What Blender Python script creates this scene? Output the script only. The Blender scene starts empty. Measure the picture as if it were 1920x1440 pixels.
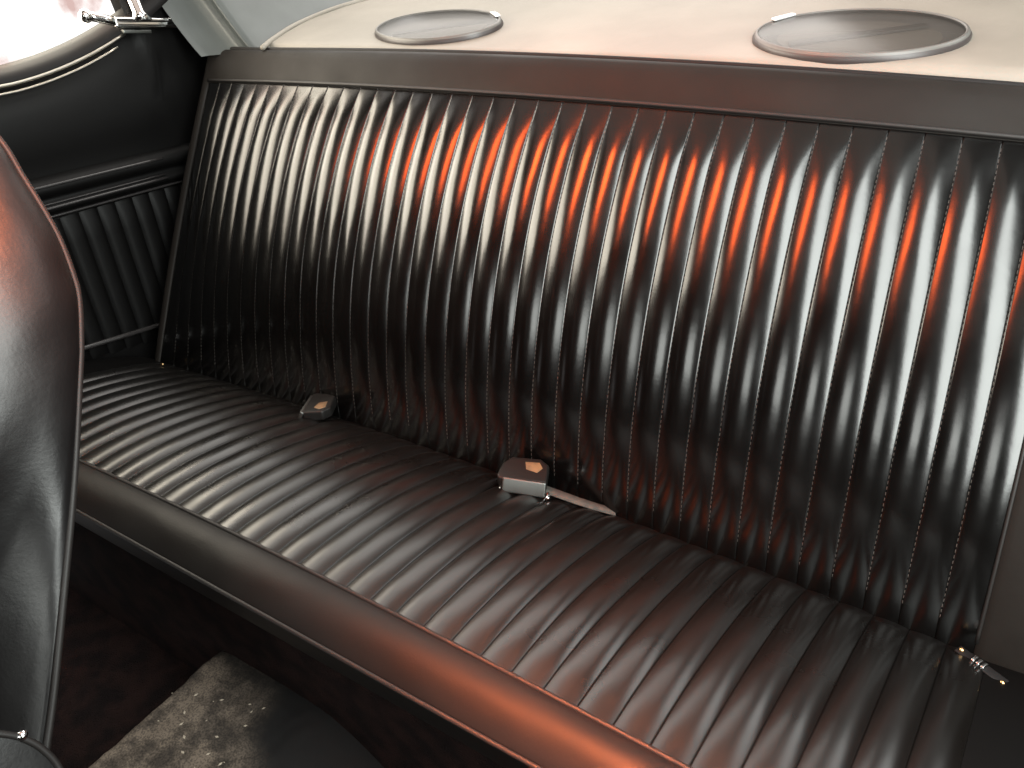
import bpy, bmesh, math, random
from mathutils import Vector, Matrix, noise
random.seed(7)
S = bpy.context.scene
COL = S.collection

# ------------------------------------------------------------------ camera
cam_d = bpy.data.cameras.new('camera'); cam = bpy.data.objects.new('camera', cam_d); COL.objects.link(cam)
cam.location = (1.17112, -0.65510, 0.63031)
cam.rotation_euler = (1.02409, 0.056257, 0.566117)
cam_d.sensor_width = 36; cam_d.lens = 27.0375; cam_d.clip_start = 0.02; cam_d.clip_end = 200
S.camera = cam

# ------------------------------------------------------------------ world, lamps, exposure
W = bpy.data.worlds.new('World'); S.world = W; W.use_nodes = True
bg = W.node_tree.nodes['Background']; bg.inputs[0].default_value = (1.0, 0.86, 0.76, 1); bg.inputs[1].default_value = 0.013
S.view_settings.view_transform = 'Standard'; S.view_settings.look = 'None'
S.view_settings.exposure = 0; S.view_settings.gamma = 1
S.cycles.use_denoising = True
S.cycles.max_bounces = 6

def area(name, loc, target, sx, sy, power, color, spread=180):
    d = bpy.data.lights.new(name, 'AREA'); d.shape = 'RECTANGLE'; d.size = sx; d.size_y = sy
    d.energy = power; d.color = color; d.spread = math.radians(spread)
    o = bpy.data.objects.new(name, d); COL.objects.link(o); o.location = loc
    o.rotation_euler = (Vector(target) - Vector(loc)).to_track_quat('-Z', 'Y').to_euler()
    return o

area('daylight_open_door', (1.56, -0.44, 1.00), (0.75, -0.1, 0.55), 0.54, 1.58, 54, (0.95, 1.0, 0.96))
area('daylight_windscreen', (0.95, -1.50, 0.66), (0.8, 0.1, 0.3), 0.60, 0.40, 8, (0.96, 1.0, 0.95))
area('daylight_side_window', (-0.36, -0.15, 0.68), (0.6, 0.05, 0.45), 1.20, 0.62, 36, (1.0, 0.91, 0.74))
area('daylight_rear_window', (0.12, 0.74, 1.08), (0.45, 0.15, 0.2), 1.6, 0.75, 17, (1.0, 0.96, 0.90))
area('headliner_bounce', (0.55, -0.25, 1.22), (0.55, -0.20, 0.0), 1.1, 1.3, 3.6, (1.0, 0.83, 0.72))
area('warm_dome_lamp', (0.45, -0.44, 1.24), (0.76, 0.08, 0.28), 0.24, 0.50, 2.5, (1.0, 0.12, 0.02), 52)
area('daylight_far_quarter_window', (1.47, 0.50, 0.98), (0.75, -0.2, 0.1), 0.50, 0.50, 4.2, (0.97, 1.0, 0.97))
area('added_border_glow', (0.90, -0.54, 1.12), (1.04, -0.35, 0.03), 0.46, 0.20, 3.6, (1.0, 0.20, 0.055), 22)  # added unseen lamp, only for the orange glow on the cushion border
area('added_shoulder_glow', (0.95, -0.33, 0.95), (0.47, -0.38, 0.45), 0.14, 0.14, 0.65, (1.0, 0.17, 0.02), 22)  # added unseen lamp, only for the orange glow on the front seat shoulder

# ------------------------------------------------------------------ materials
def mat(name, base, rough=0.4, metal=0.0, spec=0.5, bump=None, col_noise=None, coat=0.0, rough_noise=None):
    m = bpy.data.materials.new(name); m.use_nodes = True
    nt = m.node_tree; p = nt.nodes['Principled BSDF']
    p.inputs['Base Color'].default_value = (*base, 1); p.inputs['Roughness'].default_value = rough
    p.inputs['Metallic'].default_value = metal; p.inputs['Specular IOR Level'].default_value = spec
    p.inputs['Coat Weight'].default_value = coat
    tc = nt.nodes.new('ShaderNodeTexCoord')
    if bump:
        last = None
        for kind, scale, strength, dist in bump:
            if kind == 'voronoi':
                t = nt.nodes.new('ShaderNodeTexVoronoi'); t.inputs['Scale'].default_value = scale; out = t.outputs['Distance']
            else:
                t = nt.nodes.new('ShaderNodeTexNoise'); t.inputs['Scale'].default_value = scale
                t.inputs['Detail'].default_value = 4; out = t.outputs['Fac']
            nt.links.new(tc.outputs['Object'], t.inputs['Vector'])
            b = nt.nodes.new('ShaderNodeBump'); b.inputs['Strength'].default_value = strength; b.inputs['Distance'].default_value = dist
            nt.links.new(out, b.inputs['Height'])
            if last: nt.links.new(last.outputs[0], b.inputs['Normal'])
            last = b
        nt.links.new(last.outputs[0], p.inputs['Normal'])
    if col_noise:
        scale, c2, lo, hi = col_noise
        t = nt.nodes.new('ShaderNodeTexNoise'); t.inputs['Scale'].default_value = scale; t.inputs['Detail'].default_value = 6
        nt.links.new(tc.outputs['Object'], t.inputs['Vector'])
        r = nt.nodes.new('ShaderNodeMapRange'); r.inputs[1].default_value = lo; r.inputs[2].default_value = hi
        nt.links.new(t.outputs['Fac'], r.inputs[0])
        mx = nt.nodes.new('ShaderNodeMix'); mx.data_type = 'RGBA'
        mx.inputs[6].default_value = (*base, 1); mx.inputs[7].default_value = (*c2, 1)
        nt.links.new(r.outputs[0], mx.inputs[0]); nt.links.new(mx.outputs[2], p.inputs['Base Color'])
    if rough_noise:
        scale, r0, r1 = rough_noise
        t = nt.nodes.new('ShaderNodeTexNoise'); t.inputs['Scale'].default_value = scale; t.inputs['Detail'].default_value = 5
        nt.links.new(tc.outputs['Object'], t.inputs['Vector'])
        r = nt.nodes.new('ShaderNodeMapRange'); r.inputs[1].default_value = .3; r.inputs[2].default_value = .7
        r.inputs[3].default_value = r0; r.inputs[4].default_value = r1
        nt.links.new(t.outputs['Fac'], r.inputs[0]); nt.links.new(r.outputs[0], p.inputs['Roughness'])
    return m

M_LEATHER = mat('black_vinyl', (0.0014, 0.0012, 0.0011), 0.22, spec=0.5, rough_noise=(16, 0.18, 0.25), bump=[('noise', 300, 1.0, 0.00003), ('noise', 95, 1.0, 0.00007)])
M_CUSHION = mat('black_vinyl_cushion', (0.0026, 0.0021, 0.0018), 0.28, spec=0.55, rough_noise=(12, 0.25, 0.34), bump=[('noise', 320, 1.0, 0.00005), ('noise', 90, 1.0, 0.00008)])
M_BORDER = mat('black_vinyl_border', (0.0040, 0.0029, 0.0024), 0.55, spec=0.25, rough_noise=(10, 0.46, 0.60), bump=[('noise', 420, 1.0, 0.00009), ('noise', 70, 1.0, 0.00022)])
M_BACKBORDER = mat('brown_black_border_vinyl', (0.0105, 0.0085, 0.0072), 0.58, spec=0.13, rough_noise=(10, 0.5, 0.65), col_noise=(16, (0.0085, 0.0068, 0.0058), .35, .65), bump=[('noise', 420, 1.0, 0.00009), ('noise', 60, 1.0, 0.00025)])
M_SIDE = mat('side_border_vinyl', (0.0016, 0.0013, 0.0012), 0.6, spec=0.10)
M_FSEAT = mat('front_seat_vinyl', (0.003, 0.0026, 0.0027), 0.42, spec=0.42, rough_noise=(14, .34, .44), bump=[('noise', 330, 1.0, 0.00010), ('noise', 60, 1.0, 0.00025)])
M_THREAD = mat('seam_thread', (0.06, 0.05, 0.044), 0.6)
M_PIPE = mat('piping_vinyl', (0.008, 0.0065, 0.006), 0.55, spec=.35)
M_TRIM = mat('trim_panel_vinyl', (0.0014, 0.0012, 0.0012), 0.5, spec=.2)
M_BEAD = mat('polished_bead', (0.02, 0.018, 0.018), 0.22, metal=0.0, spec=0.7)
M_CHROME = mat('chrome', (0.80, 0.79, 0.78), 0.12, metal=1.0)
M_STEEL = mat('brushed_steel', (0.12, 0.125, 0.12), 0.45, metal=1.0)
M_SHELF = mat('shelf_vinyl_painted_sheen', (0.215, 0.192, 0.162), 0.55, bump=[('noise', 350, 1.0, 0.0002), ('noise', 40, 1.0, 0.0006)],  # pale tan paints in the sky reflection on a black shelf
              col_noise=(7, (0.172, 0.153, 0.128), .35, .65))
M_PILLAR = mat('grey_pillar_vinyl', (0.052, 0.058, 0.056), 0.38,
               col_noise=(9, (0.075, 0.082, 0.08), .35, .65))
M_SPK = mat('speaker_plastic', (0.09, 0.085, 0.078), 0.42)
M_SPK_DARK = mat('speaker_shell', (0.035, 0.028, 0.027), 0.42)
M_CONE = mat('speaker_cone', (0.10, 0.09, 0.08), 0.45)
M_CAP = mat('speaker_dust_cap', (0.45, 0.41, 0.37), 0.3)
M_BADGE = mat('speaker_badge', (0.85, 0.85, 0.86), 0.25, metal=0.6)
M_CARPET = mat('worn_shaded_carpet', (0.014, 0.013, 0.012), 0.95, spec=0.1, bump=[('noise', 900, 0.35, 0.0015)])
def worn_shaded_track(m):
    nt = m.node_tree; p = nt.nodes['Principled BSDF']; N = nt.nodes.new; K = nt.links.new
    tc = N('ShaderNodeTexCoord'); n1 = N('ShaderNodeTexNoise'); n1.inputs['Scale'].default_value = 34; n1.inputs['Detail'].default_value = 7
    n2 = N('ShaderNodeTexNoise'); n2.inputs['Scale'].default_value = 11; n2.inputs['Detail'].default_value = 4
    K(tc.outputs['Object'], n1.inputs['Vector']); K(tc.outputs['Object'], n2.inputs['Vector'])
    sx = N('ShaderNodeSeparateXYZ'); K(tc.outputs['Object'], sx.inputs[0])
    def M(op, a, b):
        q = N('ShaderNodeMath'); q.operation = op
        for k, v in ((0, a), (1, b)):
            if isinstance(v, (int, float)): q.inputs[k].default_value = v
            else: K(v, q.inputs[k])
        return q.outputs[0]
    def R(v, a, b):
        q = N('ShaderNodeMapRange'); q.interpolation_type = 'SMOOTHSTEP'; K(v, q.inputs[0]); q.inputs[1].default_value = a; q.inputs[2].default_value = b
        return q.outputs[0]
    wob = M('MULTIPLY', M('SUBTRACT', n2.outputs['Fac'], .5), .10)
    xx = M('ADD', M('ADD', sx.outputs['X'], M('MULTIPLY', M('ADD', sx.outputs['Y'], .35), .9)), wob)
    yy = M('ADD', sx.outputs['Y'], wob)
    wear_shade = M('MULTIPLY', R(xx, .60, .47), R(yy, -.255, -.33))  # position fade paints the lit patch and shadow edge over the worn pile
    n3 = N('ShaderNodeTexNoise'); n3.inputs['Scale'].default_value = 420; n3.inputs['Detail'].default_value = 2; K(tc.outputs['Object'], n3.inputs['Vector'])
    wear_shade = M('MULTIPLY', wear_shade, M('ADD', M('MULTIPLY', R(n1.outputs['Fac'], .36, .66), .70), .25))
    wear_shade = M('MULTIPLY', wear_shade, M('ADD', M('MULTIPLY', R(n3.outputs['Fac'], .3, .7), .9), .5))
    mx = N('ShaderNodeMix'); mx.data_type = 'RGBA'; K(wear_shade, mx.inputs[0])
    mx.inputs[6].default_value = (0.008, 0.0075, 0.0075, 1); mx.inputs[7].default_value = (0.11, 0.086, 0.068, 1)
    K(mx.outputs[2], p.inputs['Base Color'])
worn_shaded_track(M_CARPET)
M_FLOOR = mat('dark_carpet', (0.020, 0.011, 0.010), 0.95, spec=0.05, bump=[('noise', 420, 0.9, 0.006)],
              col_noise=(30, (0.010, 0.007, 0.007), .4, .6))
M_DEBRIS = mat('pale_grit', (0.24, 0.20, 0.155), 0.8)
M_WEB = mat('belt_webbing', (0.035, 0.033, 0.029), 0.85, bump=[('noise', 700, 0.6, 0.002)], col_noise=(120, (0.055, 0.047, 0.038), .4, .6))
M_BUCKLE = mat('buckle_black', (0.006, 0.0056, 0.0053), 0.45, spec=.22)
M_AMBER = mat('amber_label', (0.14, 0.085, 0.04), 0.5, col_noise=(70, (0.10, 0.06, 0.03), .40, .62))
M_BRIGHT = mat('pale_bright_bead', (0.55, 0.52, 0.46), 0.32, metal=1.0)
M_BRASS = mat('brass_fitting', (0.85, 0.55, 0.28), 0.2, metal=1.0)
M_FRAME = mat('black_window_frame', (0.006, 0.005, 0.005), 0.6, spec=.2)

def glass_mat():
    m = bpy.data.materials.new('outside_tinted_glass'); m.use_nodes = True; nt = m.node_tree
    out = nt.nodes['Material Output']; nt.nodes.remove(nt.nodes['Principled BSDF'])
    tr = nt.nodes.new('ShaderNodeBsdfTransparent'); gl = nt.nodes.new('ShaderNodeBsdfGlossy'); gl.inputs['Roughness'].default_value = 0.05
    fr = nt.nodes.new('ShaderNodeFresnel'); fr.inputs['IOR'].default_value = 1.45
    mx = nt.nodes.new('ShaderNodeMixShader')
    tc = nt.nodes.new('ShaderNodeTexCoord'); n = nt.nodes.new('ShaderNodeTexNoise')
    n.inputs['Scale'].default_value = 9; n.inputs['Detail'].default_value = 5; n.inputs['Roughness'].default_value = .5
    nt.links.new(tc.outputs['Object'], n.inputs['Vector'])
    cr = nt.nodes.new('ShaderNodeValToRGB'); e = cr.color_ramp.elements
    e[0].position = .54; e[0].color = (1, 1, 1, 1); e[1].position = .66; e[1].color = (.50, .36, .34, 1)  # pink blotches stand for forms outside, put into the pane's tint
    nt.links.new(n.outputs['Fac'], cr.inputs['Fac']); nt.links.new(cr.outputs[0], tr.inputs['Color'])
    nt.links.new(fr.outputs[0], mx.inputs[0]); nt.links.new(tr.outputs[0], mx.inputs[1]); nt.links.new(gl.outputs[0], mx.inputs[2])
    nt.links.new(mx.outputs[0], out.inputs['Surface'])
    return m
M_GLASS = glass_mat()
def cover_mat():
    m = mat('speaker_mesh_cover', (0.045, 0.042, 0.038), 0.28, spec=0.6); p = m.node_tree.nodes['Principled BSDF']
    p.inputs['Alpha'].default_value = 0.62
    return m
M_COVER = cover_mat()

# ------------------------------------------------------------------ helpers
def obj(name, me, parent=None, m=None, smooth=True):
    if m: me.materials.append(m)
    if smooth:
        for p in me.polygons: p.use_smooth = True
    o = bpy.data.objects.new(name, me); COL.objects.link(o)
    if parent: o.parent = parent
    return o
def mesh(verts, faces):
    me = bpy.data.meshes.new('mesh'); me.from_pydata([tuple(v) for v in verts], [], faces); me.update(); return me
def grid_vf(fn, nu, nv, close_u=False):
    V = []; Fc = []
    for i in range(nu):
        for j in range(nv):
            V.append(fn(i / (nu if close_u else nu - 1), j / (nv - 1)))
    for i in range(nu if close_u else nu - 1):
        for j in range(nv - 1):
            a = i * nv + j; b = ((i + 1) % nu) * nv + j
            Fc.append((a, b, b + 1, a + 1))
    return V, Fc
def grid(name, fn, nu, nv, m, parent=None, close_u=False, flip=False):
    V, Fc = grid_vf(fn, nu, nv, close_u)
    if flip: Fc = [f[::-1] for f in Fc]
    return obj(name, mesh(V, Fc), parent, m)
def tube(name, pts, r, m, parent=None, n=8, cap=True, rfn=None):
    pts = [Vector(p) for p in pts]; V = []; Fc = []
    L = len(pts); up = Vector((0.13, 0.31, 0.94))
    for i, p in enumerate(pts):
        t = (pts[min(i + 1, L - 1)] - pts[max(i - 1, 0)]).normalized()
        a = t.cross(up)
        if a.length < 1e-3: a = t.cross(Vector((1, 0, 0)))
        a.normalize(); b = a.cross(t)
        rr = rfn(i / (L - 1)) if rfn else r
        for k in range(n):
            an = 2 * math.pi * k / n; V.append(p + a * rr * math.cos(an) + b * rr * math.sin(an))
    for i in range(L - 1):
        for k in range(n):
            Fc.append((i * n + k, i * n + (k + 1) % n, (i + 1) * n + (k + 1) % n, (i + 1) * n + k))
    if cap: Fc.append(tuple(range(n))[::-1]); Fc.append(tuple((L - 1) * n + k for k in range(n)))
    return obj(name, mesh(V, Fc), parent, m)
def rbox(name, size, m, parent=None, bevel=0.004, seg=3, loc=(0, 0, 0), rot=(0, 0, 0), shape=None):
    bm = bmesh.new(); bmesh.ops.create_cube(bm, size=1)
    for v in bm.verts:
        v.co = Vector((v.co.x * size[0], v.co.y * size[1], v.co.z * size[2]))
        if shape: v.co = shape(v.co)
    bmesh.ops.bevel(bm, geom=bm.edges[:], offset=bevel, segments=seg, affect='EDGES', profile=.6)
    R = Matrix.LocRotScale(Vector(loc), __import__('mathutils').Euler(rot), None)
    bm.transform(R)
    me = bpy.data.meshes.new('mesh'); bm.to_mesh(me); bm.free()
    return obj(name, me, parent, m)
def prism(name, outline, z0, z1, m, parent, bevel):
    bm = bmesh.new(); vs = [bm.verts.new((x, y, z0)) for x, y in outline][::-1]
    f = bm.faces.new(vs); r = bmesh.ops.extrude_face_region(bm, geom=[f])
    for v in r['geom']:
        if isinstance(v, bmesh.types.BMVert): v.co.z = z1
    bmesh.ops.recalc_face_normals(bm, faces=bm.faces[:])
    bmesh.ops.bevel(bm, geom=bm.edges[:], offset=bevel, segments=3, affect='EDGES', profile=.6)
    me = bpy.data.meshes.new('mesh'); bm.to_mesh(me); bm.free()
    return obj(name, me, parent, m)
def ball(name, r, m, parent=None, loc=(0, 0, 0), scale=(1, 1, 1), sub=2):
    bm = bmesh.new(); bmesh.ops.create_icosphere(bm, subdivisions=sub, radius=r)
    for v in bm.verts: v.co = Vector((v.co.x * scale[0], v.co.y * scale[1], v.co.z * scale[2])) + Vector(loc)
    me = bpy.data.meshes.new('mesh'); bm.to_mesh(me); bm.free()
    return obj(name, me, parent, m)
def thing(name, label, cat, loc=(0, 0, 0), group=None):
    o = bpy.data.objects.new(name, None); COL.objects.link(o); o.location = loc; o.empty_display_size = .05
    o['label'] = label; o['category'] = cat
    if group: o['group'] = group
    return o
def tag(o, label, cat, group=None):
    o['label'] = label; o['category'] = cat
    if group: o['group'] = group
    return o
def sstep(a, b, x):
    t = max(0., min(1., (x - a) / (b - a))); return t * t * (3 - 2 * t)
def interp(x, T):              # Hermite curve through the knots
    n = len(T)
    def slope(k):
        a, b = max(0, k - 1), min(n - 1, k + 1)
        return (T[b][1] - T[a][1]) / (T[b][0] - T[a][0])
    for k in range(n - 1):
        if x <= T[k + 1][0] or k == n - 2:
            h = T[k + 1][0] - T[k][0]; t = (x - T[k][0]) / h
            return ((2 * t ** 3 - 3 * t * t + 1) * T[k][1] + (t ** 3 - 2 * t * t + t) * h * slope(k)
                    + (3 * t * t - 2 * t ** 3) * T[k + 1][1] + (t ** 3 - t * t) * h * slope(k + 1))

# ------------------------------------------------------------------ rear seat
PW = 0.034                     # pleat pitch
def crown(K): u = (K - 17.5) / 18.5; return 1 - u * u
def back_pt(K, v):             # seam surface of the backrest, v = 0 at the crease, 1 at the top of the pleats
    c = crown(K)
    X = ((17.5 + (K - 17.5)) * v + (.48 + 17.5 + (K - 17.5) * 1.0165) * (1 - v)) * PW
    Y0 = .0188 * c; Y1 = .2423 - .0283 * c; Z1 = .4144 + .0168 * c
    d = Vector((0, Y1 - Y0, Z1)).normalized(); n = Vector((0, -d.z, d.y))
    vv = max(-.2, min(1.2, v))
    b = .044 * 4 * vv * (1 - vv) * (1 - math.exp(-max(0, K + 1.5) / 4.0))
    return Vector((X, Y0 + (Y1 - Y0) * v, Z1 * v)) + n * b
def back_n(K, v):
    e = 1e-3
    a = back_pt(K, v + e) - back_pt(K, v - e); x = back_pt(K + e, v) - back_pt(K - e, v)
    return x.cross(a).normalized()
def cush_pt(K, t):             # seam surface of the cushion, t = 0 at the crease, 1 at the front seam
    c = crown(K)
    Xb = (.84 + 17.5 + (K - 17.5) * 1.0165) * PW; Xf = (.4168 + K) * PW
    p0 = Vector((Xb, .0188 * c, 0)); p1 = Vector((Xf, -.3012 + .0143 * c, .05))
    b = interp(t, [(-.25, -.060), (-.1, -.036), (0, -.016), (.15, -.003), (.3, .005), (.5, .011), (.7, .012), (.88, .007), (1, .0)])
    return p0 + (p1 - p0) * t + Vector((0, .15, .99)) * b
def cush_n(K, t):
    e = 1e-2
    a = cush_pt(K, t + e) - cush_pt(K, t - e); x = cush_pt(K + e, t) - cush_pt(K - e, t)
    return a.cross(x).normalized()

seat = thing('rear_bench_seat', 'wide black vinyl rear bench seat with ribbed pleats across backrest and cushion', 'bench seat', (0.63, -.05, 0))
SO = Vector((0.63, -.05, 0))
def L(v): return v - SO        # local coordinates of the seat

NK = 37
SS = [-1, -.965, -.91, -.8, -.66, -.5, -.33, -.165, 0, .165, .33, .5, .66, .8, .91, .965, 1]
def pleat_fn(pt, nn, K0, amp, h, rough=1.0, ex=2.0):
    wob = random.uniform(-1, 1); wob2 = random.uniform(0, 6.28)
    def fn(i, j):
        s = SS[int(round(i * (len(SS) - 1)))]; f = (s + 1) / 2
        v = v_map(j); K = K0 + f
        p = pt(K, v); n = nn(K, v)
        a = amp(v) * h * (1 + .05 * math.sin(9 * v + wob2) + .05 * wob)
        prof = 1 - abs(s) ** ex
        w1 = noise.noise(p * 30) * .00014 + noise.noise(p * 80) * .00004
        crease = noise.noise(Vector((K * 2.2, v * 9 + wob2, 4))) ; w1 += .00010 * max(0, crease - .25) * math.sin(v * 260 + wob2 * 9) * prof
        w1 *= rough * (.35 + .65 * sstep(.05, .3, v))
        return L(p + n * (a * prof + w1 * prof - (.0007 if abs(s) >= 1 else 0)))
    return fn

# backrest body: border rings round the pleated panel
def perimeter():
    P = []
    N = 40
    for i in range(N + 1): P.append((-1., i / N * 1.0 - .08 * (1 - i / N), 'L'))
    for i in range(1, 75): P.append((-1. + 37. * i / 74, 1., 'T'))
    for i in range(1, N + 1): P.append((36., 1 - i / N * 1.08, 'R'))
    return P
PER = perimeter()
RINGS = [(0, .0), (.03, .0016), (.12, .0030), (.35, .0042), (.65, .0040), (.86, .0022), (.96, -.001), (1.0, -.006), (1.0, -.022), (.96, -.05), (.96, -.14)]
def border_fn(i, j):
    K, v, s = PER[int(round(i * (len(PER) - 1)))]
    o, d = RINGS[int(round(j * (len(RINGS) - 1)))]
    p = back_pt(K, v); n = back_n(K, min(v, .999))
    up = (back_pt(K, 1.) - back_pt(K, .97)).normalized(); up = (Vector((0, .2423, .4144)).normalized() * .55 + up * .45)
    off = Vector((0, 0, 0))
    wl, wt, wr = .016, .060, .075
    if s == 'L': off = Vector((-wl, 0, 0))
    if s == 'R': off = Vector((wr, 0, 0))
    if s == 'T': off = up * wt
    if s == 'L' and v == 1: off = Vector((-wl, 0, 0)) + up * wt
    if s == 'R' and v == 1: off = Vector((wr, 0, 0)) + up * wt
    if s == 'T':
        e = min((K + 1) / 1.2, 1); off *= 1
        if e < 1: off += Vector((-wl * (1 - e), 0, 0))
        e = min((36 - K) / 2, 1)
        if e < 1: off += Vector((wr * (1 - e), 0, 0))
    puff = 1 + .25 * noise.noise(Vector((K * .35, v * 3, 0)))
    dd = d * (puff if d > 0 else 1)
    if s == 'T' and j > .99: dd *= .5
    return L(p + off * o + n * dd)
bk = grid('backrest', border_fn, len(PER), len(RINGS), M_BACKBORDER, seat, flip=True)

def amp_back(v): return sstep(1.005, .86, v) ** .8 * (.28 + .72 * sstep(.0, .28, v))
v_map = lambda j: -.06 + 1.06 * (1 - (1 - j) ** 1.15)
for k in range(NK):
    V, Fc = grid_vf(pleat_fn(back_pt, back_n, k - 1, amp_back, .0037), len(SS), 84)
    o = obj('pleat', mesh(V, Fc), bk, M_LEATHER)
# piping between pleats and border
tube('piping', [L(back_pt(-1 + 37 * i / 120, 1.0) + back_n(-1 + 37 * i / 120, .99) * .0015 + Vector((0, .001, .003))) for i in range(121)], .0026, M_PIPE, bk)
tube('piping', [L(back_pt(36, 1 - i / 50) + back_n(36, 1 - i / 50) * .0008) for i in range(51)], .0018, M_PIPE, bk)
tube('gap_shade_strip', [L(back_pt(K, 1) + (Vector((0, .2423, .4144)).normalized() * .55 + (back_pt(K, 1.) - back_pt(K, .97)).normalized() * .45) * .0625 + back_n(K, .999) * -.008) for K in [-1.3 + 38.6 * q / 120 for q in range(121)]], .0036, M_FRAME, bk)  # black tube added to draw the shaded gap between border and shelf
#
def stitches(pt, nn, Ks, t0, t1, step, lift, hw, hl):
    V = []; Fc = []
    for K in Ks:
        length = (pt(K, t1) - pt(K, t0)).length; n = int(length / step)
        for i in range(n):
            t = t0 + (t1 - t0) * (i + .5) / n
            p = pt(K, t); nn_ = nn(K, t); d = (pt(K, t + .004) - pt(K, t - .004)).normalized(); x = d.cross(nn_)
            c = p + nn_ * lift
            b = len(V)
            for (a, s, h) in ((-1, -1, 0), (-1, 1, 0), (1, 1, 0), (1, -1, 0), (-.6, 0, 1), (.6, 0, 1)):
                V.append(L(c + d * hl * a + x * hw * s + nn_ * hw * 1.2 * h))
            Fc += [(b, b + 1, b + 4), (b + 1, b + 2, b + 5, b + 4), (b + 2, b + 3, b + 5), (b + 3, b, b + 4, b + 5)]
    return V, Fc
V, Fc = stitches(back_pt, back_n, [k for k in range(0, 37)], .02, .985, .0058, -.0004, .00040, .0017)
st = obj('stitching', mesh(V, Fc), bk, M_THREAD, smooth=False); st['kind'] = 'stuff'

# cushion
def low_pt(K):
    p = cush_pt(K, 1.0); return Vector((p.x, -.3435, .0325))
def cborder_fn(i, j):
    K = -3 + 43.5 * i
    R = [0, .06, .16, .3, .45, .6, .75, .88, .96, 1.0, 1.05, 1.1, 1.2]
    o = R[int(round(j * (len(R) - 1)))]
    p = cush_pt(K, 1.0); low = low_pt(K); dirv = low - p; n = Vector((0, dirv.z, -dirv.y)).normalized()
    if n.z < 0: n = -n
    w_ = .0012 * noise.noise(Vector((K * .4, o * 3, 3))) + .0004 * noise.noise(Vector((K * 1.7, o * 5, 9)))
    if o <= 1: q = p + dirv * o + n * (.0105 * math.sin(math.pi * o ** .85) ** .9 + w_ * math.sin(math.pi * o))
    elif o < 1.06: q = low + Vector((0, .003, -.012))
    elif o < 1.15: q = low + Vector((0, .008, -.04))
    else: q = low + Vector((0, .02, -.07))
    return L(q)
cu = grid('cushion', cborder_fn, 180, 13, M_BORDER, seat, flip=True)
def amp_cush(t): return (.50 + .50 * sstep(1.02, .50, t)) * sstep(-.05, .12, t)
v_map = lambda j: -.24 + 1.24 * j
for k in range(NK):
    V, Fc = grid_vf(pleat_fn(cush_pt, cush_n, k - 1, amp_cush, .0060, .08, 2.4), len(SS), 56)
    obj('pleat', mesh(V, [f[::-1] for f in Fc]), cu, M_CUSHION)
def side_strip(i, j):
    K = 36 + 4 * i; t = -.24 + 1.24 * j
    return L(cush_pt(K, t) + Vector((0, 0, .004 * math.sin(math.pi * i) - .02 * i ** 4)))
grid('side_border', side_strip, 10, 30, M_SIDE, cu)
def side_strip_l(i, j):
    K = -1 - 3 * i; t = -.24 + 1.24 * j
    return L(cush_pt(K, t) + Vector((0, 0, .004 * math.sin(math.pi * i) - .012 * i ** 3)))
grid('side_border', side_strip_l, 10, 30, M_SIDE, cu, flip=True)
tube('piping', [L(cush_pt(-3 + 43 * i / 140, 1.0) + Vector((0, -.001, .0012))) for i in range(141)], .0027, M_PIPE, cu)
tube('piping', [L(low_pt(-3 + 43 * i / 140) + Vector((0, -.001, -.001))) for i in range(141)], .0026, M_PIPE, cu)
# ------------------------------------------------------------------ parcel shelf and speakers
SH_S = .17
def shelf_z(y): return .474 + SH_S * (y - .29)
def shelf_left(y): return interp(y, [(.20, .105), (.26, .098), (.295, .083), (.38, .060), (.467, .068), (.524, .098), (.60, .15), (.8, .30)])
def shelf_fn(i, j):
    prof = [(-.004, -.05), (-.006, -.016), (-.004, -.006), (.002, -.001), (.010, 0)] + [(.03 + .09 * k, 0) for k in range(7)]
    dy, dz = prof[int(round(j * (len(prof) - 1)))]
    X0 = .02 + 1.35 * i
    y = .288 + dy + .004 * crown(max(-1, min(36, X0 / PW)))
    X = shelf_left(y) + (1.37 - shelf_left(y)) * i
    return Vector((X, y, shelf_z(y) + dz + .0009 * noise.noise(Vector((X * 6, y * 6, 0))) + .0003 * noise.noise(Vector((X * 30, y * 30, 0)))))
sh = grid('parcel_shelf', shelf_fn, 70, 12, M_SHELF)
tag(sh, 'parcel shelf, its pale sheen painted, running behind the top of the black bench seat', 'shelf')
tube('shelf_edging', [(shelf_left(y) - .001, y, shelf_z(y) + .001) for y in [.262 + .36 * q / 30 for q in range(31)]], .0042, M_SHELF, sh)

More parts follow.
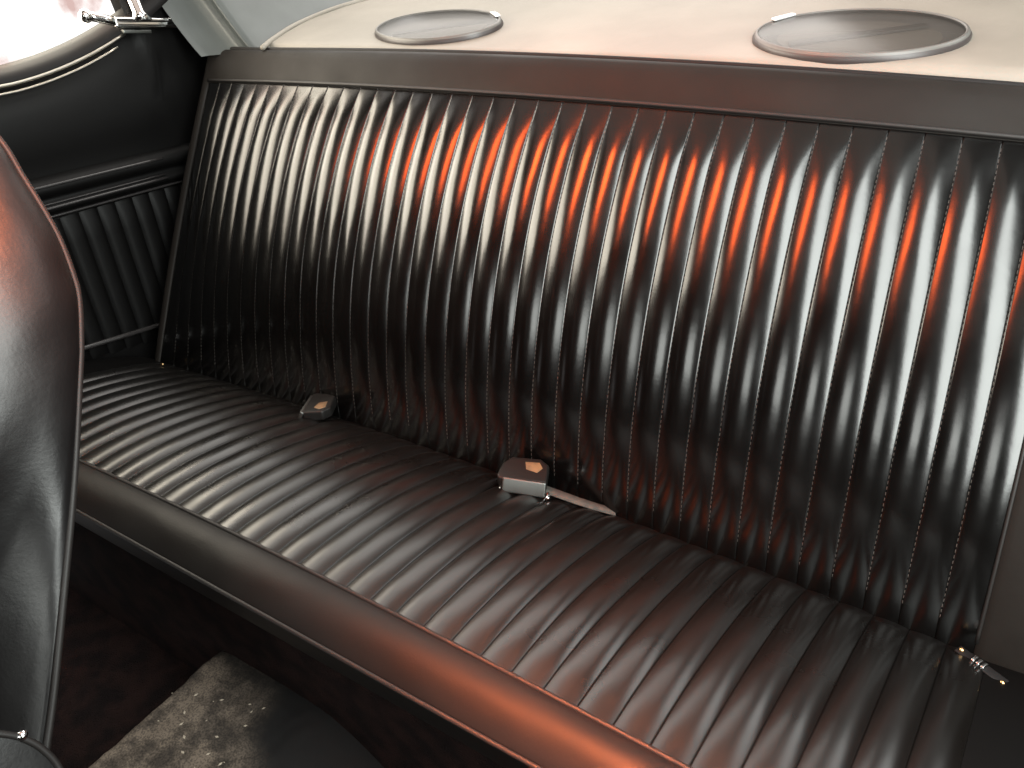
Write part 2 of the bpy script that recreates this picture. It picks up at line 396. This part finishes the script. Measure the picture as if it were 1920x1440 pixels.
def ellipse_ring(rx, ry, z):
    return lambda a: Vector((rx * math.cos(a), ry * math.sin(a), z))
def lathe_ellipse(name, rings, m, parent, n=64):
    def fn(i, j):
        rx, ry, z = rings[int(round(j * (len(rings) - 1)))]; a = 2 * math.pi * i
        return Vector((rx * math.cos(a), ry * math.sin(a), z))
    return grid(name, fn, n, len(rings), m, parent, close_u=True)
def speaker(cx, cy, rx, ry, badge_ang, label, rotz=0, seam=True):
    t = thing('oval_speaker', label, 'speaker', (cx, cy, shelf_z(cy) - .004), 'oval speakers on the parcel shelf')
    t.rotation_euler = (math.atan(SH_S), 0, rotz)
    lathe_ellipse('base', [(rx * .99, ry * .99, -.002), (rx, ry, .003), (rx * 1.0, ry * 1.0, .007), (rx * .985, ry * .98, .0095)], M_SPK_DARK, t)
    lathe_ellipse('rim', [(rx * .985, ry * .98, .0092), (rx * .975, ry * .968, .0118), (rx * .96, ry * .948, .0128), (rx * .945, ry * .928, .0126), (rx * .94, ry * .922, .0112)], M_SPK, t)
    lathe_ellipse('cone', [(rx * .94, ry * .92, .008), (rx * .80, ry * .76, .006), (rx * .3, ry * .3, -.02), (rx * .02, ry * .02, -.02)], M_CONE, t)
    lathe_ellipse('dust_cap', [(rx * .30, rx * .28, -.012), (rx * .24, rx * .23, -.004), (rx * .12, rx * .11, .000), (.0005, .0005, .001)], M_CAP, t)
    rbox('bridge', (rx * 1.3, .014, .004), M_CONE, t, .0015, 2, (0, .004, .005), (0, 0, .5))
    lathe_ellipse('cover', [(rx * .945, ry * .926, .0116), (rx * .85, ry * .82, .0136), (rx * .65, ry * .62, .0160), (rx * .40, ry * .38, .0178), (rx * .15, ry * .15, .0186), (.0005, .0005, .0188)], M_COVER, t)
    a = badge_ang
    rbox('badge', (.030, .008, .003), M_BADGE, t, .001, 2, (rx * .93 * math.cos(a), ry * .91 * math.sin(a), .0142), (0, 0, math.atan2(ry * math.cos(a), -rx * math.sin(a))))
    return t
speaker(.372, .374, .112, .074, math.radians(38), 'smaller looking oval grey speaker at the far left end of the shelf')
speaker(.981, .374, .118, .084, math.radians(150), 'nearer oval speaker with pale dust cap, on the shelf at right')

# ------------------------------------------------------------------ rear pillar trim (grey)
def pillar_fn(i, j):
    # i along the section, from the outer front edge over the rolled edge to the back; j upwards
    sec = [(-.030, -.035), (-.026, -.022), (-.010, -.006), (.004, .004), (.020, .012), (.036, .014), (.048, .013), (.053, .020), (.056, .034)]
    m_ = len(sec)
    h = j
    if i < .5:
        q = i / .5 * (m_ - 1); a = int(min(q, m_ - 2)); f = q - a
        sx = sec[a][0] * (1 - f) + sec[a + 1][0] * f; sy = sec[a][1] * (1 - f) + sec[a + 1][1] * f
        ex = 0
    else:
        sx, sy = sec[-1]; e = (i - .5) / .5; sy += e * .40; sx += e * .014; ex = e
    x = sx - .095 * h - .06 * h * h; y = .272 + sy - .008 * h
    z = .452 + .088 * h + .12 * h * h + .005 + ex * .06
    return Vector((x, y, z))
pl = grid('pillar_trim', pillar_fn, 60, 14, M_PILLAR)
tag(pl, 'grey vinyl trim of the rear roof pillar, above the shelf corner', 'pillar trim')

# ------------------------------------------------------------------ side trim panel (left)
XP = -.105
side = thing('side_trim_panel', 'black side trim panel with two raised beads beside the far end of the seat', 'trim panel', (XP, 0, .2))
def SL(x, y, z): return Vector((x - XP, y, z - .2))
def belt_z(y):                 # lower edge of the window, rising towards the rear
    y = max(y, -.05)
    return .460 + .099 * (y + .069) + .80 * (y + .069) * (y - .032)
def panel_fn(i, j):
    y = -.65 + 1.10 * i
    zt = belt_z(y) if y < .20 else .62
    z = .255 + (zt - .255) * j
    x = XP - .003 + .008 * math.sin(math.pi * min(1, max(0, (z - .33) / .12))) * (1 if y < .26 else .5) - .010 * sstep(.8, 1, j)
    return SL(x, y, z)
grid('upper_panel', panel_fn, 60, 14, M_TRIM, side)
def ledge_fn(i, j):
    y = -.65 + 1.10 * i
    P = [(0, .330), (.010, .326), (.017, .318), (.018, .310), (.013, .302), (.004, .298), (.006, .292), (.013, .287), (.015, .281), (.010, .275), (.002, .271), (-.004, .262)]
    dx, z = P[int(round(j * 11))]
    return SL(XP + dx, y, z - .045 * (y + .077) - .005)
grid('ledge', ledge_fn, 40, 12, M_TRIM, side, flip=True)
for z0, dx0, r0 in ((.3185, .0165, .0026), (.2905, .0135, .0012), (.2845, .0155, .0024)):
    tube('bead', [SL(XP + dx0, y, z0 - .045 * (y + .077) - .005) for y in [-.65 + .80 * q / 30 for q in range(31)]], r0, M_BEAD, side)
def low_fn(i, j):
    return SL(XP - .006, -.65 + 1.1 * i, -.2 + .48 * j)
grid('lower_panel', low_fn, 10, 10, M_TRIM, side)
for k in range(-16, 9):
    y0 = -.013 + .0325 * (k - 1)
    def pf(i, j, y0=y0):
        v = j; z0 = .010 - .15 * (y0 + .1); z1 = .256 - .045 * (y0 + .05)
        z = z0 + (z1 - z0) * v
        a = .006 * (.12 + .88 * sstep(0, .1, v) * sstep(1.0, .93, v))
        s = 2 * i - 1
        return SL(XP - .004 + a * (1 - abs(s) ** 2.2) ** .6 + .0, y0 + .0325 * i, z)
    grid('pleat', pf, 9, 12, M_TRIM, side)
tube('bead', [SL(XP + .003, -.65 + 1.0 * i / 30, .040 - .15 * ((-.65 + 1.0 * i / 30) + .1)) for i in range(31)], .0045, M_BEAD, side)
tube('bead', [SL(XP + .002, -.65 + 1.0 * i / 30, .262 - .045 * ((-.65 + i / 30) + .05)) for i in range(31)], .0024, M_BEAD, side)

# window: frame, beads, glass, latch
win = thing('side_window', 'bright side quarter window with black sill at far left', 'window', (XP, 0, .5))
def WL(x, y, z): return Vector((x - XP, y, z - .5))
def sill_fn(i, j):
    y = -.65 + .93 * i
    P = [(.010, -.004), (.013, .003), (.010, .010), (.002, .016), (-.010, .020), (-.022, .024), (-.028, .020)]
    dx, dz = P[int(round(j * 6))]
    return WL(XP + dx, y, belt_z(y) + dz)
grid('sill', sill_fn, 50, 7, M_FRAME, win, flip=True)
tube('bead', [WL(XP + .013, y, belt_z(y) + .001) for y in [-.65 + .80 * i / 40 for i in range(41)]], .0024, M_BRIGHT, win, n=12)
tube('bead', [WL(XP + .015, y, belt_z(y) - .0095) for y in [-.65 + .78 * i / 40 for i in range(41)]], .0017, M_BRIGHT, win, n=12)
def glass_fn(i, j):
    y = -.65 + .85 * i
    return WL(XP - .024 - .05 * j, y, belt_z(y) + .012 + .40 * j)
grid('glass', glass_fn, 24, 4, M_GLASS, win)
def post_fn(i, j):
    P = [(.006, .0), (.010, .012), (.006, .026), (-.004, .03), (-.02, .026), (-.024, .004)]
    dx, dy = P[int(round(i * 5))]
    z = .50 + .30 * j
    return WL(XP + dx - .10 * j, .168 + dy + .02 * j, z)
grid('post', post_fn, 6, 10, M_FRAME, win)

latch = thing('window_latch', 'chrome window latch with knob and flat lever at the window corner', 'latch', (XP + .012, .18, .51))
LO = Vector((XP + .012, .18, .51))
def lv(name, pts, r, m, n=8, rfn=None): return tube(name, [Vector(p) - LO for p in pts], r, m, latch, n=n, rfn=rfn)
xl = XP + .017
tilt = (math.radians(-7.5), 0, 0)
rbox('lever', (.009, .112, .016), M_CHROME, latch, .0035, 3, Vector((xl, .190, .5145)) - LO, tilt)
rbox('lever_groove', (.0095, .102, .0030), M_FRAME, latch, .0006, 1, Vector((xl + .0006, .190, .5170)) - LO, tilt)
rbox('lever_groove', (.0095, .102, .0020), M_FRAME, latch, .0006, 1, Vector((xl + .0006, .190, .5112)) - LO, tilt)
rbox('foot', (.010, .050, .006), M_STEEL, latch, .0015, 2, Vector((xl - .002, .170, .5035)) - LO, tilt)
lv('stem', [(xl, .183, .518), (xl - .002, .184, .53), (xl - .012, .186, .56), (xl - .03, .19, .60)], .009, M_CHROME, 10, rfn=lambda t: .018 - .008 * min(1, t * 3))
lv('arm', [(xl, .135, .523), (xl - .004, .122, .528), (xl - .008, .11, .532), (xl - .012, .100, .535)], .0070, M_CHROME)
ball('knob', .0105, M_CHROME, latch, Vector((xl - .012, .098, .535)) - LO)
sc = ball('trim_screw', .0045, M_CHROME, None, (0, 0, 0)); sc.location = (XP + .012, .252, .503); tag(sc, 'small round chrome screw head right of the chrome window latch', 'screw')

# ------------------------------------------------------------------ overexposed daylight beyond the side window
m_sky = bpy.data.materials.new('white_daylight'); m_sky.use_nodes = True
nt = m_sky.node_tree; nt.nodes.remove(nt.nodes['Principled BSDF'])
em = nt.nodes.new('ShaderNodeEmission'); em.inputs[0].default_value = (1, .985, .97, 1); em.inputs[1].default_value = 1.5
nt.links.new(em.outputs[0], nt.nodes['Material Output'].inputs['Surface'])
def sky_fn(i, j):
    a = math.radians(-55 + 110 * i)
    return Vector((-3.0 * math.cos(a), .2 + 3.0 * math.sin(a), -2.0 + 4.0 * j))
sk = grid('sky', sky_fn, 24, 3, m_sky); sk['kind'] = 'structure'

# ------------------------------------------------------------------ floor and tunnel
def floor_fn(i, j):
    x = -.15 + 1.6 * i; y = -1.0 + 1.0 * j
    hump = sstep(.372, .425, x) * sstep(.80, .60, x)
    z = -.335 + .137 * hump
    z += .004 * noise.noise(Vector((x * 14, y * 14, 0))) + .0018 * noise.noise(Vector((x * 60, y * 60, 1)))
    if y > -.30: z -= (y + .30) * .15
    return Vector((x, y, z))
fl = grid('floor', floor_fn, 160, 90, M_FLOOR); fl['kind'] = 'structure'
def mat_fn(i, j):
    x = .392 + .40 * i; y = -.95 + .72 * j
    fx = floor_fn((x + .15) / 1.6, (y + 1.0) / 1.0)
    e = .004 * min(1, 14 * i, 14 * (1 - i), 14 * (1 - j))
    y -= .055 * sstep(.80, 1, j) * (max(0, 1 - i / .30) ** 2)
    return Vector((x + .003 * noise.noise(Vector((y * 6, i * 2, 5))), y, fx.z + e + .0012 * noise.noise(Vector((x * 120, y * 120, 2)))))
tm = grid('tunnel_carpet', mat_fn, 90, 140, M_CARPET); tag(tm, 'worn grey brown carpet with painted shade over the floor tunnel in front of the seat', 'carpet')
V = []; Fc = []
for k in range(26):
    x = random.gauss(.50, .04); y = random.uniform(-.50, -.33); x = min(.64, max(.42, x))
    p = mat_fn((x - .392) / .40, (y + .95) / .72) + Vector((0, 0, .001)); r = random.uniform(.0006, .0022); a = random.uniform(0, 3.14); b = len(V)
    for (dx, dy, dz) in ((1.6, 0, 0), (0, .8, 0), (-1.6, 0, 0), (0, -.8, 0), (0, 0, .7)):
        V.append(p + Vector((dx * math.cos(a) - dy * math.sin(a), dx * math.sin(a) + dy * math.cos(a), dz)) * r)
    Fc += [(b, b + 1, b + 4), (b + 1, b + 2, b + 4), (b + 2, b + 3, b + 4), (b + 3, b, b + 4)]
g = obj('grit', mesh(V, Fc), None, M_DEBRIS); g['kind'] = 'stuff'; tag(g, 'pale crumbs of grit scattered over the worn carpet', 'grit')
# panel under the cushion
def kick_fn(i, j):
    return Vector((-.15 + 1.55 * i, -.312 + .03 * (1 - j), -.36 + .345 * j))
kp = grid('seat_base_panel', kick_fn, 4, 4, M_FLOOR); tag(kp, 'dark panel closing the space below the rear cushion', 'panel')

# ------------------------------------------------------------------ front seat at left
fs = thing('front_bucket_seat', 'glossy black front bucket seat backrest at the left edge, edged with piping', 'bucket seat', (.42, -.5, -.2))
FO = Vector((.42, -.5, -.2))
EDGE = [(.613, -.580, .0175), (.605, -.5606, .043), (.589, -.525, .088), (.565, -.475, .157), (.540, -.424, .229), (.513, -.374, .3045),
        (.505, -.3595, .328), (.494, -.3426, .360), (.487, -.3367, .380), (.477, -.332, .409), (.468, -.3317, .4346), (.4575, -.3333, .464),
        (.4475, -.335, .493), (.432, -.345, .525), (.41, -.37, .555), (.37, -.42, .585)]
def spline(P_, t):
    q = t * (len(P_) - 1); a = int(min(q, len(P_) - 2)); f = q - a
    P = [P_[max(0, min(len(P_) - 1, a + d))] for d in (-1, 0, 1, 2)]
    r = []
    for c in (0, 1, 2):
        p0, p1, p2, p3 = (P[k][c] for k in range(4))
        r.append(.5 * (2 * p1 + (p2 - p0) * f + (2 * p0 - 5 * p1 + 4 * p2 - p3) * f * f + (3 * p1 - p0 - 3 * p2 + p3) * f ** 3))
    return Vector(r)
PN = Vector((1, 0, .35)).normalized()
def sided(E_, prof, n1, inn_sign):
    def fn(i, j):
        p = spline(E_, i); d = (spline(E_, min(1, i + .01)) - spline(E_, max(0, i - .01))).normalized()
        inn = Vector((.0, -.97, -.1)) - PN * PN.dot(Vector((.0, -.97, -.1))); inn.normalize()
        dx, w_ = prof[int(round(j * (len(prof) - 1)))]
        w_ *= 1 - .35 * sstep(.78, 1, i)
        wr = .0010 * noise.noise(Vector((p.y * 25, p.z * 25, w_ * 30)))
        q = p + PN * (dx + wr) + inn * w_
        if w_ > 0: q += Vector((-1, 0, 0)) * 1.7 * (q.z - .38) ** 2 * min(1, w_ / .05)
        if dx < -.03 and w_ <= 0: q = p + Vector((dx, w_ * 0 - w_, 0))
        return q - FO
    return fn
BP = [(-.42, .0), (-.20, -.012), (-.05, -.010), (-.012, -.005), (-.003, -.003), (0, 0), (.007, .004), (.013, .011), (.019, .022), (.023, .036), (.0245, .052), (.024, .070), (.020, .095), (.010, .125), (-.008, .155), (-.05, .19), (-.2, .20)]
grid('backrest', sided(EDGE, BP, 0, 1), 70, len(BP), M_FSEAT, fs)
tube('piping', [spline(EDGE, i / 90) + PN * .001 - FO for i in range(91)], .0032, M_PIPE, fs)
CE = [(0.6098, -0.625, 0.1776), (0.6168, -0.6022, 0.1576), (0.628, -0.5751, 0.1258), (0.6332, -0.5655, 0.1108), (0.6389, -0.5601, 0.0945), (0.6461, -0.5589, 0.074), (0.6552, -0.566, 0.0481), (0.667, -0.5814, 0.0142), (0.6804, -0.6029, -0.024)]
def fcush_fn(i, j):
    p = spline(CE, i); c = Vector((.645, -.70, -.02))
    q = p + (c - p) * (j ** 1.2)
    return q + PN * (.016 * math.sin(math.pi * min(1, j * 1.4) * .5)) - FO
grid('seat_cushion', fcush_fn, 40, 10, M_FSEAT, fs)
tube('cushion_piping', [spline(CE, i / 60) + PN * .001 - FO for i in range(61)], .0026, M_PIPE, fs)
hb = spline(CE, .375); ball('hinge_bolt', .0045, M_CHROME, fs, hb + Vector((0, 0, .004)) - FO)

# ------------------------------------------------------------------ seat belts
def buckle(name, loc, rz, scale, label, kind):
    t = thing('belt_buckle', label, 'belt buckle', loc, 'belt buckles lying on the rear cushion')
    t.rotation_euler = kind['rot']; t.rotation_euler.z += rz
    s = scale
    ol = [(-.034, -.012), (-.030, .012), (-.020, .026), (.020, .029), (.034, .018), (.036, -.016), (-.030, -.019)]
    prism('case', [(x_ * s, y_ * s) for x_, y_ in ol], -.006 * s, .012 * s, M_BUCKLE, t, .0035 * s)
    rbox('flap', (.060 * s, .007 * s, .021 * s), M_STEEL, t, .0022 * s, 3, (.006 * s, -.021 * s, .003 * s), (math.radians(-28), 0, 0))
    rbox('flap_crease', (.056 * s, .003 * s, .004 * s), M_STEEL, t, .0008 * s, 2, (.006 * s, -.0235 * s, -.002 * s), (math.radians(-28), 0, 0))
    prism('release_label', [(x_ * s, y_ * s) for x_, y_ in ((.000, .018), (.004, .004), (.020, .000), (.026, .010), (.020, .020))], .0115 * s, .0126 * s, M_AMBER, t, .0003)
    for sx in (-1, 1):
        rbox('hook', (.006 * s, .010 * s, .010 * s), M_CHROME, t, .0014 * s, 2, (sx * .032 * s + .006 * s, -.022 * s, -.009 * s), (0, sx * .5, 0))
    return t
zc = lambda x, y: None
b2 = buckle('belt_buckle', (.738, -.012, .020), 0, .92, 'belt buckle with bright steel flap and amber mark, in mid seat', {'rot': Vector((0, 0, 0)).to_track_quat('Z', 'Y').to_euler()})
b2.rotation_euler = (math.radians(6), math.radians(4), math.radians(20))
b1 = buckle('belt_buckle', (.372, -.008, .012), 0, .88, 'dark belt buckle in shadow toward the far end of the seat', {'rot': Vector((0, 0, 0)).to_track_quat('Z', 'Y').to_euler()})
b1.rotation_euler = (math.radians(2), math.radians(-4), math.radians(-62))
def ribbon(name, pts, width, m, label, cat, group=None):
    pts = [Vector(p) for p in pts]; o0 = pts[0]
    def fn(i, j):
        q = i * (len(pts) - 1); a = int(min(q, len(pts) - 2)); f = q - a
        p = pts[a] * (1 - f) + pts[a + 1] * f; d = (pts[a + 1] - pts[a]).normalized(); x = d.cross(Vector((0, 0, 1))).normalized()
        prof = [(-1, 0), (-1, .0016), (1, .0016), (1, 0), (-1, 0)]
        s, h = prof[int(round(j * 4))]
        return p - o0 + x * s * width / 2 + Vector((0, 0, h))
    o = grid(name, fn, 24, 5, m); o.location = o0
    if label: tag(o, label, cat, group)
    return o
ribbon('belt_strap', [(.768, -.010, .010), (.79, -.008, .008), (.812, -.003, .003), (.832, .004, -.003), (.855, .016, -.012)], .013, M_WEB, 'pale grey belt webbing running from the steel buckle into the crease', 'belt webbing')
tg = rbox('belt_anchor', (.006, .004, .004), M_BRASS, None, .001, 2); tg.location = (.013, -.026, .004); tag(tg, 'tiny shiny brass belt fitting at the far end of the crease', 'belt fitting')
tp = thing('belt_tongue', 'small shiny metal belt tongue at near right end of the crease', 'belt tongue', (1.257, -.030, .002))
tp.rotation_euler = (0, 0, math.radians(-28))
rbox('plate', (.048, .010, .003), M_FRAME, tp, .001, 2)
for k in (-1, 0, 1): rbox('rib', (.0032, .008, .004), M_CHROME, tp, .0008, 2, (k * .0048 - .002, -.001, .003))
ball('rivet', .0026, M_BRASS, tp, (-.020, 0, .002)); ball('rivet', .0026, M_BRASS, tp, (.022, -.003, .002))
